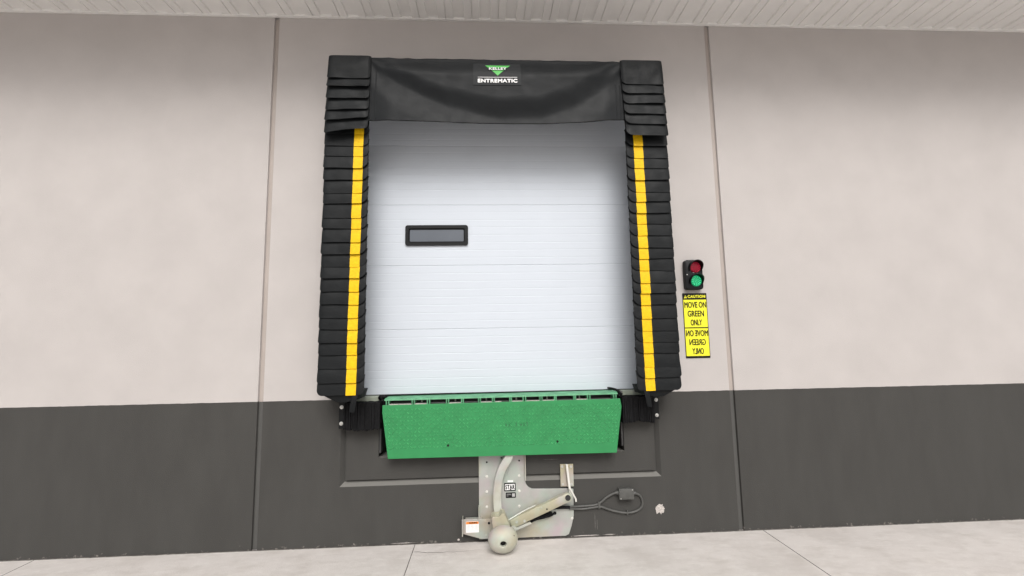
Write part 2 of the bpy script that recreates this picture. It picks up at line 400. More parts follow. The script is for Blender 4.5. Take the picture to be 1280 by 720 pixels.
# chipped paint: irregular pale spots where the grey paint is off
def chip(cx, cz, rx, rz, seed, n=26, y=-.0022, jag=.35):
    t = bmesh.new(); P = []
    for k in range(n):
        a = 2*pi*k/n; s = 1+jag*noise.noise(Vector((cos(a)*2.1+seed, sin(a)*2.1, seed*3)))*1.6+.16*random.uniform(-1, 1)
        P.append((cx+rx*s*cos(a), cz+rz*s*sin(a)))
    prism(t, P, -.0003, y, .0006)
    return t
obj('paint_chip', chip(1.508, .211, .042, .04, 3), MCH, BLD, label='pale chip in the grey paint')
for cx, cz, rx, rz, s in ((.84, .013, .12, .0035, 1), (1.05, .014, .05, .0025, 2), (-.72, .012, .09, .0025, 8), (-.26, .02, .012, .009, 12)):
    obj('paint_scrape', chip(cx, cz, rx, rz, s, y=-.0014), MCH, BLD)
MSC = mat('scraped_grey_paint', (.15, .145, .135), .85, var=.4, vscale=60)
for cx, cz, rx, rz, s in ((.925, .13, .0022, .065, 5), (.943, .10, .0016, .04, 6), (.55, .66, .07, .0016, 14)):
    obj('paint_scratch', chip(cx, cz, rx, rz, s, y=-.0012), MSC, BLD)

# ------------------------------------------------------------------ overhead door
DY = .09
DK = (4.25189+DY)/(4.25189+.12)
def dx(x): return x*DK
def dz(z): return CAM.z+(z-CAM.z)*DK
DOOR = thing('overhead_door', 'white sectional overhead door with one small black-framed window', 'door', (.135, DY, 1.236))
zs = [1.236]+[dz(z) for z in (1.826, 2.421, 3.005, 3.594, 4.06)]
for z0, z1 in zip(zs, zs[1:]):
    bm = bmesh.new(); prof = [(DY+.0025, z0+.0006), (DY+.0006, z0+.004)]
    n = 8; p = (z1-z0)/n
    for k in range(1, n):
        z = z0+p*k
        prof += [(DY, z-.005), (DY+.0008, z-.002), (DY+.0008, z+.002), (DY, z+.005)]
    prof += [(DY+.0006, z1-.004), (DY+.0025, z1-.0006), (DY+.05, z1-.0008), (DY+.05, z0+.0008)]
    A = [bm.verts.new((-1.40, y, z)) for y, z in prof]; B = [bm.verts.new((1.66, y, z)) for y, z in prof]
    for i in range(len(prof)): j = (i+1) % len(prof); bm.faces.new((A[i], A[j], B[j], B[i]))
    bm.faces.new(A); bm.faces.new(B)
    obj('door_section', bm, MD, DOOR)
bm = bmesh.new(); ring(bm, rrect(dx(-.755), dx(-.167), dz(2.61), dz(2.805), .022), rrect(dx(-.725), dx(-.197), dz(2.638), dz(2.775), .014), DY+.02, DY-.016)
bmesh.ops.recalc_face_normals(bm, faces=bm.faces)
wf = obj('window', bm, MBK, DOOR)
bm = bmesh.new(); ring(bm, rrect(dx(-.727), dx(-.195), dz(2.636), dz(2.777), .014), rrect(dx(-.714), dx(-.208), dz(2.649), dz(2.764), .010), DY+.01, DY-.006); obj('gasket', bm, MRB, wf)
bm = bmesh.new(); box(bm, dx(-.722), dx(-.200), DY-.002, DY+.004, dz(2.641), dz(2.772)); obj('pane', bm, MGL, wf)
bm = bmesh.new(); prism(bm, rrect(-1.22, 1.49, 1.2370, 1.247, .003), DY+.03, DY-.004); obj('bottom_seal', bm, MRB, DOOR)
bm = bmesh.new()

# ------------------------------------------------------------------ dock seal side pads
def make_flap(x0, x1, zt, zb, yt, yb, rl, rr, seed, curl=.0, slope=0., thick=.004, wrap=.016, amp=.004):
    """returns (mesh, surface function) of one hanging vinyl flap with rounded lower corners"""
    def zbot(x):
        z = zb+slope*(x-x0)/(x1-x0)+.0035*noise.noise(Vector((x*6, seed, 2)))
        a = x-x0; b = x1-x
        if a < rl: z += rl-sqrt(max(0, rl*rl-(rl-a)**2))
        if b < rr: z += rr-sqrt(max(0, rr*rr-(rr-b)**2))
        return z
    def surf(x, t):
        z = zt+(zbot(x)-zt)*t
        y = yt+(yb-yt)*t**.9-.007*sin(pi*t)
        y -= amp*(noise.noise(Vector((x*5, z*7, seed)))+.6*noise.noise(Vector((x*13, z*16, seed+4))))*t
        y -= curl*max(0, t-.55)**2*5*(.6+noise.noise(Vector((x*4, seed, 9))))
        e = min(x-x0, x1-x)
        if e < .035: y += wrap*(1-e/.035)**2
        return Vector((x, y, z))
    us = []
    for k in range(9): us.append(x0+rl*(1-cos(pi/2*k/8)))
    m = 14
    for k in range(1, m): us.append(x0+rl+(x1-rr-x0-rl)*k/m)
    for k in range(9): us.append(x1-rr*(1-sin(pi/2*k/8)))
    us = sorted(set(round(q, 5) for q in us))
    bm = bmesh.new(); T = [0, .15, .3, .45, .58, .7, .8, .88, .94, 1]
    fr = [[bm.verts.new(surf(x, t)) for x in us] for t in T]
    bk = [[bm.verts.new(surf(x, t)+Vector((0, thick, 0))) for x in us] for t in T]
    for G, fl in ((fr, 0), (bk, 1)):
        for j in range(len(T)-1):
            for i in range(len(us)-1):
                q = (G[j][i], G[j][i+1], G[j+1][i+1], G[j+1][i]); bm.faces.new(q if not fl else q[::-1])
    for i in range(len(us)-1):
        bm.faces.new((fr[-1][i], fr[-1][i+1], bk[-1][i+1], bk[-1][i])); bm.faces.new((fr[0][i], bk[0][i], bk[0][i+1], fr[0][i+1]))
    for j in range(len(T)-1):
        bm.faces.new((fr[j][0], fr[j+1][0], bk[j+1][0], bk[j][0])); bm.faces.new((fr[j][-1], bk[j][-1], bk[j+1][-1], fr[j+1][-1]))
    return bm, surf, zbot
def stripe_mesh(surf, xa, xb, t0=.0, over=.003):
    bm = bmesh.new(); n = 5; T = [t0+(1-t0)*k/9 for k in range(10)]
    fr = []; bk = []
    for t in T:
        fr.append([bm.verts.new(surf(xa+(xb-xa)*i/n, t)+Vector((0, -.0022, -over*(t == 1)))) for i in range(n+1)])
        bk.append([bm.verts.new(surf(xa+(xb-xa)*i/n, t)+Vector((0, -.0004, -over*(t == 1)))) for i in range(n+1)])
    for j in range(9):
        for i in range(n):
            bm.faces.new((fr[j][i], fr[j][i+1], fr[j+1][i+1], fr[j+1][i]))
        bm.faces.new((fr[j][0], fr[j+1][0], bk[j+1][0], bk[j][0])); bm.faces.new((fr[j][n], bk[j][n], bk[j+1][n], fr[j+1][n]))
    for i in range(n): bm.faces.new((fr[9][i], fr[9][i+1], bk[9][i+1], bk[9][i]))
    return bm

def side_pad(label, xo, xi, so, si, zbot_, n, pitch, seed, side):
    """xo/xi outer and inner edge, so/si stripe edges (top, bottom)"""
    t = thing('dock_seal_pad', label, 'dock seal pad', ((xo+xi)/2, 0, zbot_), 'padded side seals of the loading dock')
    x0, x1 = min(xo, xi), max(xo, xi)
    # padded core: tapers towards the wall on the door side
    bm = bmesh.new(); zt = 3.60; zb = zbot_+.015
    s = 1 if xi > xo else -1
    sec = [(xo+s*.004, -.001), (xo+s*.012, -.255), (xo+s*.03, -.283), (xi-s*.04, -.283), (xi-s*.012, -.255), (xi-s*.10, -.001)]
    lo = [bm.verts.new((a+(s*.0 if a != xo else 0), y, zb)) for a, y in sec]; hi = [bm.verts.new((a, y, zt)) for a, y in sec]
    bm.faces.new(lo); bm.faces.new(hi)
    for i in range(6): bm.faces.new((lo[i], lo[(i+1) % 6], hi[(i+1) % 6], hi[i]))
    obj('foam_core', bm, MV, t)
    # loose wedge of fabric under the pad and the strap end hanging from it
    bm = bmesh.new()
    prism(bm, [(xo+s*.012, zb+.02), (xo+s*.03, zb-.005), (xo+s*.085, zb-.036), (xo+s*.15, zb-.068), (xo+s*.215, zb-.075), (xi-s*.05, zb-.05), (xi-s*.03, zb+.02)], -.06, -.295, .008)
    obj('bottom_skirt', bm, MV, t, smooth=True)
    bm = bmesh.new(); prev = None
    for k in range(9):
        q = k/8; z = zb+.04-.19*q; xx = xi-s*(.062+.035*q); y = -.302-.012*sin(q*3); wd = .024-.004*q
        row = [bm.verts.new((xx-wd, y, z)), bm.verts.new((xx, y-.006, z)), bm.verts.new((xx+wd, y+.001, z-.004)), bm.verts.new((xx, y+.01, z))]
        if prev:
            for i in range(4): bm.faces.new((prev[i], prev[(i+1) % 4], row[(i+1) % 4], row[i]))
        prev = row
    bm.faces.new(prev); obj('hanging_strap', bm, MV, t, smooth=True)
    for k in range(n):
        zbk = zbot_+pitch*k+(random.uniform(-.010, .010) if k else 0)
        jit = random.uniform(-.003, .003)
        ri, ro = .060+random.uniform(-.012, .014), .018+random.uniform(-.006, .010)
        if k == 0: ri, ro = .03, .045
        q = (n-1-k)/(n-1)      # 0 top .. 1 bottom
        lean = (1-q)*(-.004)
        fx0, fx1 = x0+jit, x1+jit
        bm, surf, zb_ = make_flap(fx0, fx1, zbk+.165, zbk, -.286, -.310-random.uniform(0, .012), ro if side < 0 else ri, ri if side < 0 else ro, seed+k*3.1, curl=random.uniform(0, .004), slope=random.uniform(-.007, .007), wrap=.006, amp=.004)
        fo = obj('flap', bm, MV, t, smooth=True)
        ja = random.uniform(-.002, .002)
        xa = si[0]+(so[0]-si[0])*(1-q)+ja; xb = si[1]+(so[1]-si[1])*(1-q)+ja
        obj('yellow_stripe', stripe_mesh(surf, xa, xb), MY, fo, smooth=True)
    return t
side_pad('black pleated dock seal pad with yellow guide stripe, left of the white door', -1.380, -1.004, (-1.126, -1.046), (-1.150, -1.069), 1.286, 22, .1062, 11, -1)
side_pad('black pleated dock seal pad with yellow guide stripe, between the door and the traffic light', 1.640, 1.262, (1.328, 1.412), (1.328, 1.410), 1.270, 23, .1018, 91, 1)

# ------------------------------------------------------------------ head curtain
HX0, HX1 = -1.015, 1.272; HT, HB = 4.198, 3.612
HEAD = thing('head_curtain', 'black sagging vinyl head curtain with green triangle badge above the door', 'dock curtain', (.13, 0, 3.53))
def ssm(t): t = max(0, min(1, t)); return t*t*(3-2*t)
def curtain_y(x, z):
    U = (x-HX0)/(HX1-HX0); v = (HT-z)/(HT-HB)
    tab = ((0, .02), (.05, .13), (.12, .33), (.2, .50), (.3, .66), (.4, .77), (.52, .84), (.66, .82), (.78, .66), (.88, .44), (.95, .22), (1, .02))
    for (ua, va), (ub, vb) in zip(tab, tab[1:]):
        if ua <= U <= ub: vc = va+(vb-va)*(U-ua)/(ub-ua); break
    else: vc = .02
    vc += .05*noise.noise(Vector((x*2.6, 11, 4)))          # swag line
    edge = min(1, U/.10, (1-U)/.10); edge = ssm(edge)
    d = v-vc
    y = -.345
    y -= (.045+.012*noise.noise(Vector((x*1.7, 20, 1))))*edge*(1-ssm((d+.16+.10*U)/(.26+.16*U)))*ssm(v*3.2)              # hangs out above the swag, tucks back below it
    y -= .026*edge*ssm((d-.08)/.45)
    c2 = 1-((U-.52)/.46)**2; d2 = v-(.06+.30*max(0, c2))
    y -= .008*edge*exp(-(d2/.10)**2)*abs(U-.5)*2
    # radiating creases from the top corners
    for (cu, sgn) in ((0, 1), (1, -1)):
        du = (U-cu)*sgn*3.4; rr = sqrt(du*du+v*v)+1e-4; an = math.atan2(v, du)
        y -= .0055*exp(-rr*1.3)*sin(an*9+sgn)*min(1, rr*4)
    y -= .005*noise.noise(Vector((x*2.2, z*4, 1)))+.0014*noise.noise(Vector((x*7, z*11+x*4, 8)))+.0004*noise.noise(Vector((x*20, z*26, 5)))
    return y
bm = bmesh.new(); NX, NZ = 190, 64; G = []
for j in range(NZ+1):
    row = []
    for i in range(NX+1):
        U = i/NX; x = HX0+(HX1-HX0)*U
        zb = HB-.020*sin(pi*U)+.026*ssm((U-.8)/.2)+.003*noise.noise(Vector((x*5, 0, 3)))
        ztp = HT-.004*abs(noise.noise(Vector((x*6, 7, 3))))*3
        z = ztp+(zb-ztp)*j/NZ
        row.append(bm.verts.new((x, curtain_y(x, z), z)))
    G.append(row)
for j in range(NZ):
    for i in range(NX): bm.faces.new((G[j][i], G[j][i+1], G[j+1][i+1], G[j+1][i]))
# folded hem at the back and a return over the head frame
back = [bm.verts.new(v.co+Vector((0, .006, .03))) for v in G[NZ]]; top = [bm.verts.new((v.co.x, -.02, v.co.z+.004)) for v in G[0]]
for i in range(NX):
    bm.faces.new((G[NZ][i], G[NZ][i+1], back[i+1], back[i])); bm.faces.new((G[0][i+1], G[0][i], top[i], top[i+1]))
obj('curtain', bm, MVC, HEAD, smooth=True, recalc=False)
bm = bmesh.new(); box(bm, -1.34, 1.56, -.325, -.001, 4.03, 4.185, .01); obj('head_frame', bm, MV, HEAD)
for xa, za, zb in ((-.985, 4.17, 3.625), (-.94, 4.09, 3.63), (1.215, 3.97, 3.65), (1.18, 3.97, 3.64)):
    bm = bmesh.new(); prev = None
    for k in range(30):
        z = za+(zb-za)*k/29; row = [bm.verts.new((xa+o, curtain_y(xa+o, z)-h, z)) for o, h in ((-.005, .0005), (-.003, .003), (.003, .003), (.005, .0005))]
        if prev:
            for i in range(3): bm.faces.new((prev[i], prev[i+1], row[i+1], row[i]))
        prev = row
    obj('seam', bm, MVC, HEAD, smooth=True, recalc=False)
def corner_stack(x0, x1, tops, bots, dx, ri, ro, seed, side, slopes):
    n = len(bots)
    for k, zb in enumerate(bots):
        zt = tops if k == 0 else bots[k-1]+.07
        o = dx*k/(n-1)
        yb = -.378-.010*random.random()
        bm, surf, z_ = make_flap(x0+o, x1+o*(.6 if side > 0 else 1), zt, zb, -.345 if k else -.36, yb, ro if side < 0 else ri, ri if side < 0 else ro, seed+k*5.3, curl=.014 if side < 0 else .006, slope=slopes[k], wrap=.014, amp=.006, thick=.004)
        obj('corner_flap', bm, MV, HEAD, smooth=True)
corner_stack(-1.350, -.985, 4.207, [3.982, 3.903, 3.795, 3.692, 3.596, 3.489], -.016, .03, .018, 200, -1, [.002, .0, .006, .012, .028, .045])
corner_stack(1.228, 1.612, 4.203, [3.960, 3.872, 3.777, 3.682, 3.590, 3.480], .022, .055, .022, 300, 1, [0, .002, .006, .0, -.006, -.004])
# badge sewn on the curtain
def onto(bm, off):
    for v in bm.verts: v.co.y = curtain_y(v.co.x, v.co.z)-off+v.co.y
    return bm
def grid(x0, x1, z0, z1, nx, nz, th=.0008):
    b = bmesh.new(); G = [[b.verts.new((x0+(x1-x0)*i/nx, 0, z0+(z1-z0)*j/nz)) for i in range(nx+1)] for j in range(nz+1)]
    for j in range(nz):
        for i in range(nx): b.faces.new((G[j][i], G[j][i+1], G[j+1][i+1], G[j+1][i]))
    return b
badge = obj('badge', onto(grid(-.092, .325, 3.928, 4.150, 40, 22), .004), MLP, HEAD, recalc=False)
b = bmesh.new(); nn = 16
rows = []
for j in range(nn+1):
    q = j/nn; z = 4.127-.114*q; h = .110*(1-q)+.0005
    rows.append([b.verts.new((.122-h+2*h*i/12, 0, z)) for i in range(13)])
for j in range(nn):
    for i in range(12): b.faces.new((rows[j+1][i], rows[j+1][i+1], rows[j][i+1], rows[j][i]))
obj('green_triangle', onto(b, .0065), MLG, badge, recalc=False)
obj('lettering', onto(text_bm('KELLEY', .040, .206, 4.066, 4.106, 0, bold=.0065, sp=1.1), .0095), MBP, badge)
obj('lettering', onto(text_bm('KELLEY', .046, .200, 4.070, 4.102, 0, bold=.0018, sp=1.1), .0115), MWH, badge)
obj('white_line', onto(grid(-.052, .292, 3.996, 4.000, 34, 1), .0065), MWH, badge, recalc=False)
obj('lettering', onto(text_bm('ENTREMATIC', -.054, .294, 3.947, 3.983, 0, bold=.0028, sp=1.08), .0075), MWH, badge)

# ------------------------------------------------------------------ dock leveler
LV = thing('dock_leveler', 'green steel dock leveler with tread plate lip hanging below the door', 'dock leveler', (.135, .05, .72))
LY = -.115; ZT = 1.180; th = .014
outl = [(-.896, ZT-.004), (-.897, 1.115), (-.845, .733), (1.112, .727), (1.172, 1.117), (1.162, ZT+.004)]
bm = bmesh.new(); prism(bm, outl, LY+th, LY, .002)
def inlip(x, z):
    s = True; n = len(outl)
    for i in range(n):
        (xa, za), (xb, zb2) = outl[i], outl[(i+1) % n]
        if ((xb-xa)*(z-za)-(zb2-za)*(x-xa))/math.hypot(xb-xa, zb2-za) < .014: return False
    return True
pit_ = .0315; a_, b_, h_ = .0190, .0056, .0050
for j in range(-3, 20):
    for i in range(-2, 82):
        x = -.93+i*pit_; z = .79+j*pit_
        if z > 1.165 or z < .815 or not inlip(x, z): continue
        if min((x+.34)**2+(z-.829)**2, (x-.598)**2+(z-.835)**2) < .018**2: continue
        s = 1 if (i+j) % 2 else -1
        d = Vector((1, 0, s)).normalized(); e = Vector((-s, 0, 1)).normalized(); c0 = Vector((x, LY, z))
        vs = [bm.verts.new(c0+d*a_), bm.verts.new(c0+e*b_), bm.verts.new(c0-d*a_), bm.verts.new(c0-e*b_)]
        m1 = bm.verts.new(c0+d*a_*.5+Vector((0, -h_, 0))); m2 = bm.verts.new(c0-d*a_*.5+Vector((0, -h_, 0)))
        
        for q in ((vs[0], vs[1], m1), (vs[1], vs[2], m2), (vs[1], m2, m1), (vs[2], vs[3], m2), (vs[3], vs[0], m1), (vs[3], m1, m2)): bm.faces.new(q).material_index = 1
lip = obj('lip', bm, [MGR, MTR], LV)
for x, z in ((-.34, .829), (.598, .835)):
    bm = bmesh.new(); disc(bm, (x, LY-.0004, z), .010, .0016, seg=20); obj('bolt_hole', bm, MBP, lip)
# worn stencil remains in the middle of the lip
for k, (x, z, a, b) in enumerate(((.158, .985, .010, .02), (.182, .982, .008, .02), (.245, .99, .006, .03), (.285, .985, .012, .02), (.31, .985, .008, .018), (.34, .99, .010, .024))):
    obj('scuff', chip(x, z, a*.6, b*.6, 20+k, y=-.0024, jag=.6), mat('scuffed_green', (.03, .15, .06), .7, var=.5, vscale=80), lip)
for o in C.objects:
    if o.name.startswith('scuff'): 
        o.location.y = LY-.0006
        o.parent = lip
# deck nose: worn bevelled strip over the hinge, deck plate behind it
bm = bmesh.new(); pf = [(.11, 1.2335), (-.055, 1.2335), (-.083, 1.2245), (-.086, 1.2135), (-.05, 1.2135), (-.05, 1.222), (.11, 1.222)]
A = [bm.verts.new((-.886, y, z-.003)) for y, z in pf]; B = [bm.verts.new((1.150, y, z+.006)) for y, z in pf]
for i in range(7): bm.faces.new((A[i], A[(i+1) % 7], B[(i+1) % 7], B[i]))
bm.faces.new(A); bm.faces.new(B); obj('deck_nose', bm, MGW, LV, label='worn pale green hinge edge of the deck')
bm = bmesh.new(); box(bm, -.886, 1.15, .205, 1.88, 1.2, 1.215); obj('deck_plate', bm, MGR, LV)
bm = bmesh.new(); box(bm, -.88, 1.146, .02, .04, 1.0, 1.216); obj('header_plate', bm, MDK, LV)
bm = bmesh.new(); disc(bm, (-.88, -.05, 1.176), .012, 2.02, axis=Vector((1, 0, 0)), seg=14); obj('hinge_pin', bm, MDK, LV)
for x in (-.869, -.848, -.649, -.630, -.519, -.500, -.355, -.337, -.225, -.210, -.078, -.062, .042, .058, .194, .208, .311, .332, .458, .476, .586, .600, .758, .772, .879, .900, 1.112, 1.132):
    zo = (x-.13)*.004
    bm = bmesh.new(); prism(bm, [(x-.0045, ZT-.012), (x+.0045, ZT-.012), (x+.0045, 1.2165+zo), (x-.0045, 1.2165+zo)], .0, -.093); obj('hinge_lug', bm, MGW, LV)
for x in (-.574+.0, -.282, -.011, .254, .527, .816):
    bm = bmesh.new(); box(bm, x-.006, x+.006, -.045, -.02, ZT-.01, 1.212, .002); obj('hinge_spacer', bm, MCS, LV)
# pale strips painting the light reflected off the lip edge in hinge gaps
for a, b in ((-.842, -.656), (-.623, -.526), (-.33, -.231), (-.056, .036), (.065, .12), (.214, .305), (.338, .452), (.482, .580), (.778, .872)):
    bm = bmesh.new(); box(bm, a, b, -.099, -.088, ZT-.008, ZT+.005+(a*.003))
    obj('lip_edge_glint', bm, MCH, LV)
for x0, x1, k in ((-.948, -.90, 1), (1.165, 1.21, -1)):
    bm = bmesh.new()
    if k > 0: tube(bm, [(-.955, .06, 1.205), (-.945, -.02, 1.232), (-.925, -.06, 1.246), (-.895, -.06, 1.243), (-.885, -.03, 1.236)], .011, 8)
    else: tube(bm, [(1.10, .05, 1.262), (1.125, -.03, 1.262), (1.16, -.05, 1.248), (1.19, -.05, 1.21), (1.198, -.04, 1.17)], .010, 8)
    obj('weather_seal', bm, MRB, LV, smooth=True)
    bm = bmesh.new(); box(bm, x0+.004*k, x0+.02, -.0, .19, .76, 1.2) if k > 0 else box(bm, x1-.02, x1-.004, 0, .19, .76, 1.2)
    obj('toe_guard', bm, MDK, LV)
for a, b in ((-1.232, -.952), (1.216, 1.502)):
    bm = bmesh.new(); box(bm, a, b, -.012, .205, 1.2, 1.2405, .003); obj('curb_angle', bm, MCS, LV)

# ------------------------------------------------------------------ dock bumpers
def bumper(label, x0, x1, plate_x, bolts, z0, z1, seed):
    t = thing('dock_bumper', label, 'dock bumper', ((x0+x1)/2, 0, z0), 'laminated rubber bumpers beside the dock leveler')
    rnd = random.Random(seed)
    px0, px1 = plate_x
    bm = bmesh.new(); box(bm, px0, px1, -.088, -.001, z0+.012, z1-.002, .002)
    obj('end_plate', bm, MBK, t)
    a, b = (max(px0, px1), x1) if px0 <= x0+.001 else (x0, min(px0, px1))
    x = a+.001; bm = bmesh.new()
    while x < b-.004:
        wd = rnd.uniform(.0065, .0105); wd = min(wd, b-x)
        dz = rnd.uniform(-.008, .008)+.012*noise.noise(Vector((x*8, seed, 0))); dy = rnd.uniform(-.007, .004)
        zz1 = z1-rnd.uniform(0, .006)
        box(bm, x, x+wd-.0012, -.112+dy, -.0015, z0+dz, zz1, .0012); x += wd
    rb = obj('rubber_block', bm, MRB, t)
    bm = bmesh.new()
    for z in (z0+.06, z1-.05): disc(bm, (a+.002, -.06, z), .011, b-a-.004, axis=Vector((1, 0, 0)), seg=12)
    obj('tie_rod', bm, MDK, t)
    for bx, bz in bolts:
        bm = bmesh.new(); disc(bm, (bx, -.0882, bz), .016, .003, seg=20, bev=.001); disc(bm, (bx, -.0912, bz), .011, .009, seg=6, bev=.002); disc(bm, (bx, -.100, bz), .006, .006, seg=10)
        obj('bolt', bm, MST, t, smooth=True)
    return t
bumper('black laminated rubber bumper with bolts on its left end, left of the green leveler', -1.268, -.915, (-1.268, -1.226), ((-1.246, 1.166), (-1.246, 1.030)), .974, 1.206, 5)
bumper('black laminated rubber bumper with bolts on its right end, right of the green leveler', 1.182, 1.512, (1.470, 1.514), ((1.492, 1.163), (1.492, 1.030)), .982, 1.200, 9)

# ------------------------------------------------------------------ vehicle restraint
VR = thing('vehicle_restraint', 'galvanised steel truck restraint with curved rail and round nose below the lip', 'truck restraint', (.3, 0, .02))
def fillet(cx, cz, rad, a0, a1, n=6): return [(cx+rad*cos(radians(a0+(a1-a0)*k/n)), cz+rad*sin(radians(a0+(a1-a0)*k/n))) for k in range(n+1)]
pl = [(-.085, .022), (.66, .022), (.69, .035)]+[(.715, .10), (.737, .185), (.741, .405), (.72, .412)]+fillet(.395, .495, .075, 268, 185)+[(.322, .52), (.322, .745), (-.083, .745)]
bm = bmesh.new(); prism(bm, pl, -.001, -.014, .002); plate = obj('back_plate', bm, MZ, VR)
for x, z in ((-.014, .536), (-.016, .41), (-.017, .284), (.268, .534), (.266, .407), (.264, .281), (.715, .36), (.722, .165), (.73, .24)):
    bm = bmesh.new(); disc(bm, (x, -.014, z), .012, .006, seg=18, r2=.008, bev=.001); obj('rivet', bm, MBR, plate, smooth=True)
for x, z in ((-.013, .657), (.270, .662), (.115, .69)):
    bm = bmesh.new(); disc(bm, (x, -.0135, z), .008, .0014, seg=16); obj('bolt_hole', bm, MBP, plate)
bm = bmesh.new(); box(bm, -.088, -.082, -.075, -.001, .19, .30, .001); box(bm, .318, .3245, -.05, -.001, .50, .72, .001); obj('side_flange', bm, MZL, VR)
# curved rail
cl = [(.197, .80), (.180, .717), (.124, .626), (.088, .529), (.072, .40), (.078, .268), (.084, .23)]
P = []
for i in range(len(cl)-1):
    p0 = Vector(cl[max(i-1, 0)]); p1 = Vector(cl[i]); p2 = Vector(cl[i+1]); p3 = Vector(cl[min(i+2, len(cl)-1)])
    for k in range(6):
        t = k/6; P.append(.5*((2*p1)+(-p0+p2)*t+(2*p0-5*p1+4*p2-p3)*t*t+(-p0+3*p1-3*p2+p3)*t**3))
P.append(Vector(cl[-1]))
def ribbon(P, hw, y0, y1):
    bm = bmesh.new(); rows = []
    for i, p in enumerate(P):
        d = (P[min(i+1, len(P)-1)]-P[max(i-1, 0)]).normalized(); nrm = Vector((-d.y, d.x))
        a = p+nrm*hw; b = p-nrm*hw
        rows.append([bm.verts.new((a.x, y0, a.y)), bm.verts.new((a.x, y1+.003, a.y)), bm.verts.new((a.x*.95+b.x*.05, y1, a.y*.95+b.y*.05)), bm.verts.new((a.x*.05+b.x*.95, y1, a.y*.05+b.y*.95)), bm.verts.new((b.x, y1+.003, b.y)), bm.verts.new((b.x, y0, b.y))])
    for A, B in zip(rows, rows[1:]):
        for k in range(6): bm.faces.new((A[k], A[(k+1) % 6], B[(k+1) % 6], B[k]))
    bm.faces.new(rows[0]); bm.faces.new(rows[-1]); return bm
obj('curved_rail', ribbon(P, .034, -.0145, -.095), MZL, VR, smooth=True)
# lower left bracket with its warning label
bm = bmesh.new(); prism(bm, [(-.218, .205), (-.221, .088), (-.06, .040), (.03, .045), (.05, .20)], -.052, -.058, .001)
box(bm, -.226, -.2185, -.12, -.02, .088, .222, .001); box(bm, -.2, -.06, -.0575, -.016, .1985, .2045)
br = obj('lower_bracket', bm, MZ, VR)
bm = bmesh.new(); prism(bm, rrect(-.196, -.086, .096, .186, .003), -.058, -.0588); lab = obj('warning_label', bm, MWH, br)
bm = bmesh.new(); box(bm, -.194, -.088, -.0602, -.059, .165, .184); obj('orange_band', bm, MOR, lab)
obj('lettering', text_bm('WARNING', -.170, -.100, .169, .181, -.0606, bold=.0008), MBP, lab)
bm = bmesh.new()
for k in range(6):
    for a, b in (((-.188, -.160), (-.155, -.128), (-.124, -.094)) if k < 5 else ((-.165, -.14), (-.137, -.118))):
        box(bm, a+random.uniform(0, .006), b-random.uniform(0, .006), -.0594, -.0589, .155-k*.0095, .1565-k*.0095)
obj('small_print', bm, MGY, lab)
for x, z, m_ in ((-.03, .185, MZL), (-.025, .072, MZL), (.0, .168, MBP)):
    bm = bmesh.new(); disc(bm, (x, -.058, z), .010, .006, seg=16, bev=.001); obj('rivet', bm, m_, br, smooth=True)
# roller nose
q = Vector((.03, -1, -.10)).normalized(); c0 = Vector((.107, -.225, .137))
bm = bmesh.new()
lathe(bm, c0, q, [(0, .098), (.010, .109), (.025, .117), (.045, .121), (.065, .118), (.083, .110), (.099, .096), (.111, .080), (.120, .063), (.126, .050), (.129, .038), (.129, .029), (.125, .025), (.04, .023)], seg=56, squash=lambda a, d: 1+.05*max(0, cos(a-pi*.0))*ssm(1-d/.25)-.02*cos(2*a))
for v in bm.verts: v.co.z = .022+(v.co.z-.022)*.865+.10*max(0, v.co.x-.16)*(v.co.z-.10)
nose = obj('roller_nose', bm, zinc_mat('nose_zinc', (.49, .49, .41), .62, .12), VR, smooth=True)
bm = bmesh.new(); disc(bm, c0+q*.012+Vector((0, 0, -.0135)), .022, .09, axis=q, seg=24); obj('axle_hole', bm, MBP, nose)
for ax, az, dd in ((.088, .030, .085), (.086, -.020, .085)):
    p_ = c0+q*dd+Vector((ax, 0, az)); bm = bmesh.new(); disc(bm, p_, .005, .012, seg=10); obj('set_screw', bm, MBP, nose)
bm = bmesh.new()
prism(bm, [(.022, .265), (.042, .275), (.048, .268), (.085, .272), (.105, .296), (.130, .288), (.150, .24), (.172, .195), (.165, .12), (.04, .12)], -.10, -.222, .003)
obj('carriage', bm, MZY, VR)
# draw arm
A0 = Vector((.185, .163)); A1 = Vector((.676, .363)); d = (A1-A0).normalized(); nn_ = Vector((-d.y, d.x)); hw = .036
pts = [A0+nn_*hw]+[A0-nn_*hw*1.0]+[A1+(cos(a)*d+sin(a)*nn_)*hw for a in [radians(-90+15*k) for k in range(13)]]
bm = bmesh.new(); prism(bm, [(p.x, p.y) for p in pts], -.055, -.100, .004); arm = obj('draw_arm', bm, MZY, VR, smooth=True)
bm = bmesh.new(); tube(bm, [(.15, -.108, .195), (.30, -.075, .262), (.40, -.075, .303)], .006, 8, 4)
obj('spring_rod', bm, MZL, VR, smooth=True)
bm = bmesh.new(); lathe(bm, (A1.x, -.1005, A1.y), Vector((0, -1, 0)), [(0, .024), (.004, .024), (.004, .017), (.001, .016)], seg=24); disc(bm, (A1.x, -.101, A1.y), .009, .010, seg=6)
obj('pivot_pin', bm, MDK, VR)
for t_, o_ in ((.22, -.02), (.55, .02), (.62, -.01), (.10, .0)):
    p_ = A0+(A1-A0)*t_+nn_*o_; bm = bmesh.new(); disc(bm, (p_.x, -.1, p_.y), .006 if t_ > .3 else .011, .005, seg=12); obj('rivet', bm, MBP if t_ > .6 else MZL, arm, smooth=True)
bm = bmesh.new(); prism(bm, [(.20, .10), (.225, .118), (.36, .17), (.345, .183), (.235, .14), (.205, .16), (.185, .15)], -.101, -.118, .002); obj('latch_finger', bm, MZL, VR)
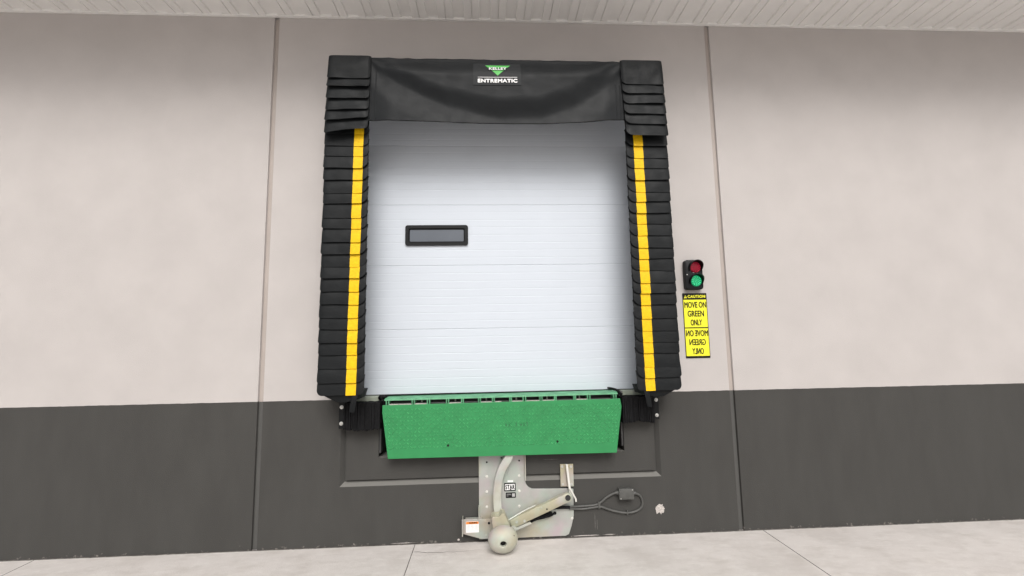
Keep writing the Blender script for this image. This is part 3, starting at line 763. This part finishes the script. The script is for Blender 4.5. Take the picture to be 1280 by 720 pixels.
# upright bracket with the spring bar
bm = bmesh.new(); box(bm, .629, .684, -.022, -.0145, .434, .622, .001); box(bm, .700, .744, -.022, -.0145, .432, .621, .001); box(bm, .6845, .6995, -.036, -.0145, .434, .62, .001)
ub = obj('upright_bracket', bm, MZY, VR)
for x, z in ((.646, .602), (.724, .600), (.648, .452), (.724, .452)):
    bm = bmesh.new(); disc(bm, (x, -.022, z), .011, .006, seg=16, bev=.001); obj('bolt', bm, MST, ub, smooth=True)
bm = bmesh.new(); prism(bm, [(.672, .628), (.690, .628), (.715, .385), (.697, .383)], -.040, -.064, .001); obj('spring_bar', bm, MBR, VR)
bm = bmesh.new(); prism(bm, [(.699, .424), (.711, .430), (.755, .345), (.756, .322), (.743, .321), (.741, .343)], -.066, -.082, .001); obj('catch', bm, MBR, VR)
# rubber cable bundle under the arm
bm = bmesh.new()
tube(bm, [(.33, -.03, .150), (.43, -.035, .185), (.50, -.03, .212), (.545, -.03, .222)], .012, 8)
tube(bm, [(.36, -.045, .158), (.45, -.05, .205), (.49, -.04, .205), (.53, -.04, .235)], .008, 8)
tube(bm, [(.42, -.03, .175), (.47, -.045, .190), (.53, -.035, .200), (.565, -.02, .213)], .009, 8)
tube(bm, [(.50, -.035, .255), (.60, -.04, .266), (.70, -.035, .263)], .013, 8)
obj('cable_sleeve', bm, MRB, VR, smooth=True)
bm = bmesh.new(); disc(bm, (.572, -.0135, .213), .014, .002, seg=18); obj('grommet', bm, MBP, VR)
# labels on the plate
bm = bmesh.new(); prism(bm, rrect(.135, .236, .408, .478, .006), -.0142, -.0152); lb = obj('name_label', bm, MBP, plate)
bm = bmesh.new(); prism(bm, rrect(.143, .228, .418, .468, .002), -.0153, -.0158); obj('white_field', bm, MWH, lb)
obj('lettering', text_bm('STAR', .146, .226, .424, .462, -.0164, bold=.0018, sp=1.25), MBP, lb)
bm = bmesh.new(); prism(bm, [(.190, .432), (.199, .420), (.181, .420)], -.0165, -.0172); obj('black_triangle', bm, MBP, lb)
bm = bmesh.new(); prism(bm, rrect(.148, .236, .352, .398, .006), -.0142, -.0152); lb2 = obj('data_label', bm, MBP, plate)
bm = bmesh.new(); box(bm, .203, .228, -.0158, -.0153, .362, .389); obj('grey_field', bm, MGY, lb2)
bm = bmesh.new()
for z, b in ((.384, .19), (.3775, .196), (.368, .172)): box(bm, .156, b, -.0157, -.0153, z, z+.0022)
obj('small_print', bm, MGY, lb2)
bm = bmesh.new(); box(bm, .165, .214, -.0152, -.0142, .484, .499); obj('blank_sticker', bm, MWH, plate)

# ------------------------------------------------------------------ cable and junction box
CB = thing('looped_cable', 'grey cable looping through a small junction box on the grey wall', 'cable', (1.04, 0, .2))
bm = bmesh.new()
tube(bm, [(.70, -.035, .268), (.76, -.02, .262), (.828, -.014, .262), (.90, -.012, .264), (.955, -.014, .274), (.99, -.014, .296), (1.021, -.016, .322), (1.06, -.02, .346), (1.10, -.022, .362), (1.125, -.022, .366)], .0095, 10)
obj('cord', bm, MGP, CB, smooth=True)
bm = bmesh.new()
tube(bm, [(1.268, -.022, .358), (1.295, -.018, .352), (1.325, -.014, .335), (1.346, -.012, .30), (1.348, -.012, .262), (1.332, -.012, .228), (1.29, -.012, .203), (1.23, -.012, .192), (1.158, -.012, .196), (1.09, -.012, .212), (1.03, -.013, .232), (.975, -.015, .252), (.92, -.012, .247), (.83, -.012, .238), (.76, -.014, .240), (.70, -.03, .250)], .0095, 10)
obj('cord', bm, MGP, CB, smooth=True)
bm = bmesh.new(); box(bm, 1.136, 1.258, -.058, -.001, .322, .404, .004); box(bm, 1.132, 1.262, -.064, -.0585, .318, .408, .003)
jb = obj('junction_box', bm, MGP, CB, smooth=True)
for x, s in ((1.136, -1), (1.258, 1)):
    bm = bmesh.new(); disc(bm, (x, -.022, .366 if s < 0 else .358), .019, .018, axis=Vector((s, 0, 0)), seg=8, bev=.002); disc(bm, (x+s*.018, -.022, .366 if s < 0 else .358), .014, .012, axis=Vector((s, 0, 0)), seg=14); obj('cable_gland', bm, MGP, jb, smooth=True)
for x, z in ((1.145, .327), (1.249, .398)):
    bm = bmesh.new(); disc(bm, (x, -.0645, z), .0045, .002, seg=10); obj('screw', bm, MST, jb)
bm = bmesh.new(); box(bm, .952, .972, -.03, -.001, .242, .292, .003); box(bm, 1.205, 1.213, -.026, -.001, .176, .214, .002); obj('cable_clip', bm, MGP, CB)

# ------------------------------------------------------------------ dock traffic light
TL = thing('dock_traffic_light', 'black two-lamp signal light, red over lit green, above the yellow sign', 'traffic light', (1.92, 0, 2.15))
bm = bmesh.new(); prism(bm, rrect(1.842, 2.008, 2.146, 2.424, .028), -.001, -.058, .008); hsg = obj('housing', bm, MBK, TL, smooth=True)
lx = 1.936
for cz, lm, dm, nm in ((2.352, MRL, MRD, 'red_lamp'), (2.226, MGLN, MGD, 'green_lamp')):
    bm = bmesh.new(); lathe(bm, (lx, -.0585, cz), Vector((0, -1, 0)), [(0, .052), (.006, .052), (.011, .046), (.014, .030), (.0155, .012)], seg=36)
    ln = obj(nm, bm, lm, TL, smooth=True)
    bm = bmesh.new()
    for rad, cnt in ((.0, 1), (.016, 6), (.030, 11), (.041, 15)):
        for k in range(cnt):
            a = 2*pi*k/cnt+rad*40
            yy = -.0585-(.0145-.0035*(rad/.041)**2)
            disc(bm, (lx+rad*cos(a), yy, cz+rad*sin(a)), .0032, .0022, seg=8)
    obj('led', bm, dm, ln)
    # visor: open at the bottom, deeper on top
    bm = bmesh.new(); rows = []
    for k in range(33):
        a = radians(-30+240*k/32); dep = .062*(.35+.65*ssm((sin(a)+.5)/1.3)); ro, ri_ = .064, .058
        rows.append([bm.verts.new((lx+R_*cos(a), y, cz+R_*sin(a))) for R_, y in ((ro, -.056), (ro, -.056-dep), (ri_, -.056-dep), (ri_, -.056))])
    for A, B in zip(rows, rows[1:]):
        for k in range(4): bm.faces.new((A[k], A[(k+1) % 4], B[(k+1) % 4], B[k]))
    bm.faces.new(rows[0]); bm.faces.new(rows[-1]); obj('visor', bm, MBK, ln, smooth=True)
bm = bmesh.new(); box(bm, lx-.024, lx+.016, -.0606, -.0582, 2.299, 2.309); obj('white_marking', bm, MWH, TL)
for x, z in ((1.856, 2.285),):
    bm = bmesh.new(); disc(bm, (x, -.058, z), .005, .003, seg=10); obj('screw', bm, MST, TL)

# ------------------------------------------------------------------ caution sign
SG = thing('caution_sign', 'yellow and black caution sign with plain and mirrored lettering below the traffic light', 'sign', (1.938, 0, 1.517))
sx0, sx1, sz0, sz1 = 1.823, 2.053, 1.517, 2.117
bm = bmesh.new(); prism(bm, rrect(sx0, sx1, sz0, sz1, .005, 3), -.001, -.004, .0006); bd = obj('sign_board', bm, MBP, SG)
bm = bmesh.new(); box(bm, sx0+.006, sx1-.006, -.0048, -.0041, 1.800, 2.056); obj('yellow_field', bm, MYS, SG)
bm = bmesh.new(); box(bm, sx0+.006, sx1-.006, -.0048, -.0041, 1.537, 1.790); obj('yellow_field', bm, MYS, SG)
obj('caution_lettering', text_bm('CAUTION', 1.872, 2.040, 2.072, 2.100, -.0046, bold=.0018, sp=1.1), MYS, bd)
bm = bmesh.new(); prism(bm, [(1.836, 2.071), (1.866, 2.071), (1.851, 2.100)], -.0041, -.0050); obj('warning_triangle', bm, MYS, bd)
bm = bmesh.new(); box(bm, 1.8497, 1.8523, -.0056, -.0051, 2.080, 2.091); box(bm, 1.8497, 1.8523, -.0056, -.0051, 2.0745, 2.0775); obj('exclamation_mark', bm, MBP, bd)
for s, a, b, z0, z1 in (('MOVE ON', 1.836, 2.044, 1.980, 2.036), ('GREEN', 1.862, 2.018, 1.898, 1.954), ('ONLY', 1.886, 1.994, 1.816, 1.872)):
    obj('lettering', text_bm(s, a, b, z0, z1, -.0053, bold=.0016), MBP, SG)
    mz = -.263
    obj('mirrored_lettering', text_bm(s, a, b, z0+mz, z1+mz, -.0053, bold=.0016, mirror=True), MBP, SG)
bm = bmesh.new(); disc(bm, (1.938, -.004, 1.529), .005, .003, seg=10); disc(bm, (1.938, -.004, 2.109), .004, .003, seg=10); obj('screw', bm, MDK, SG)
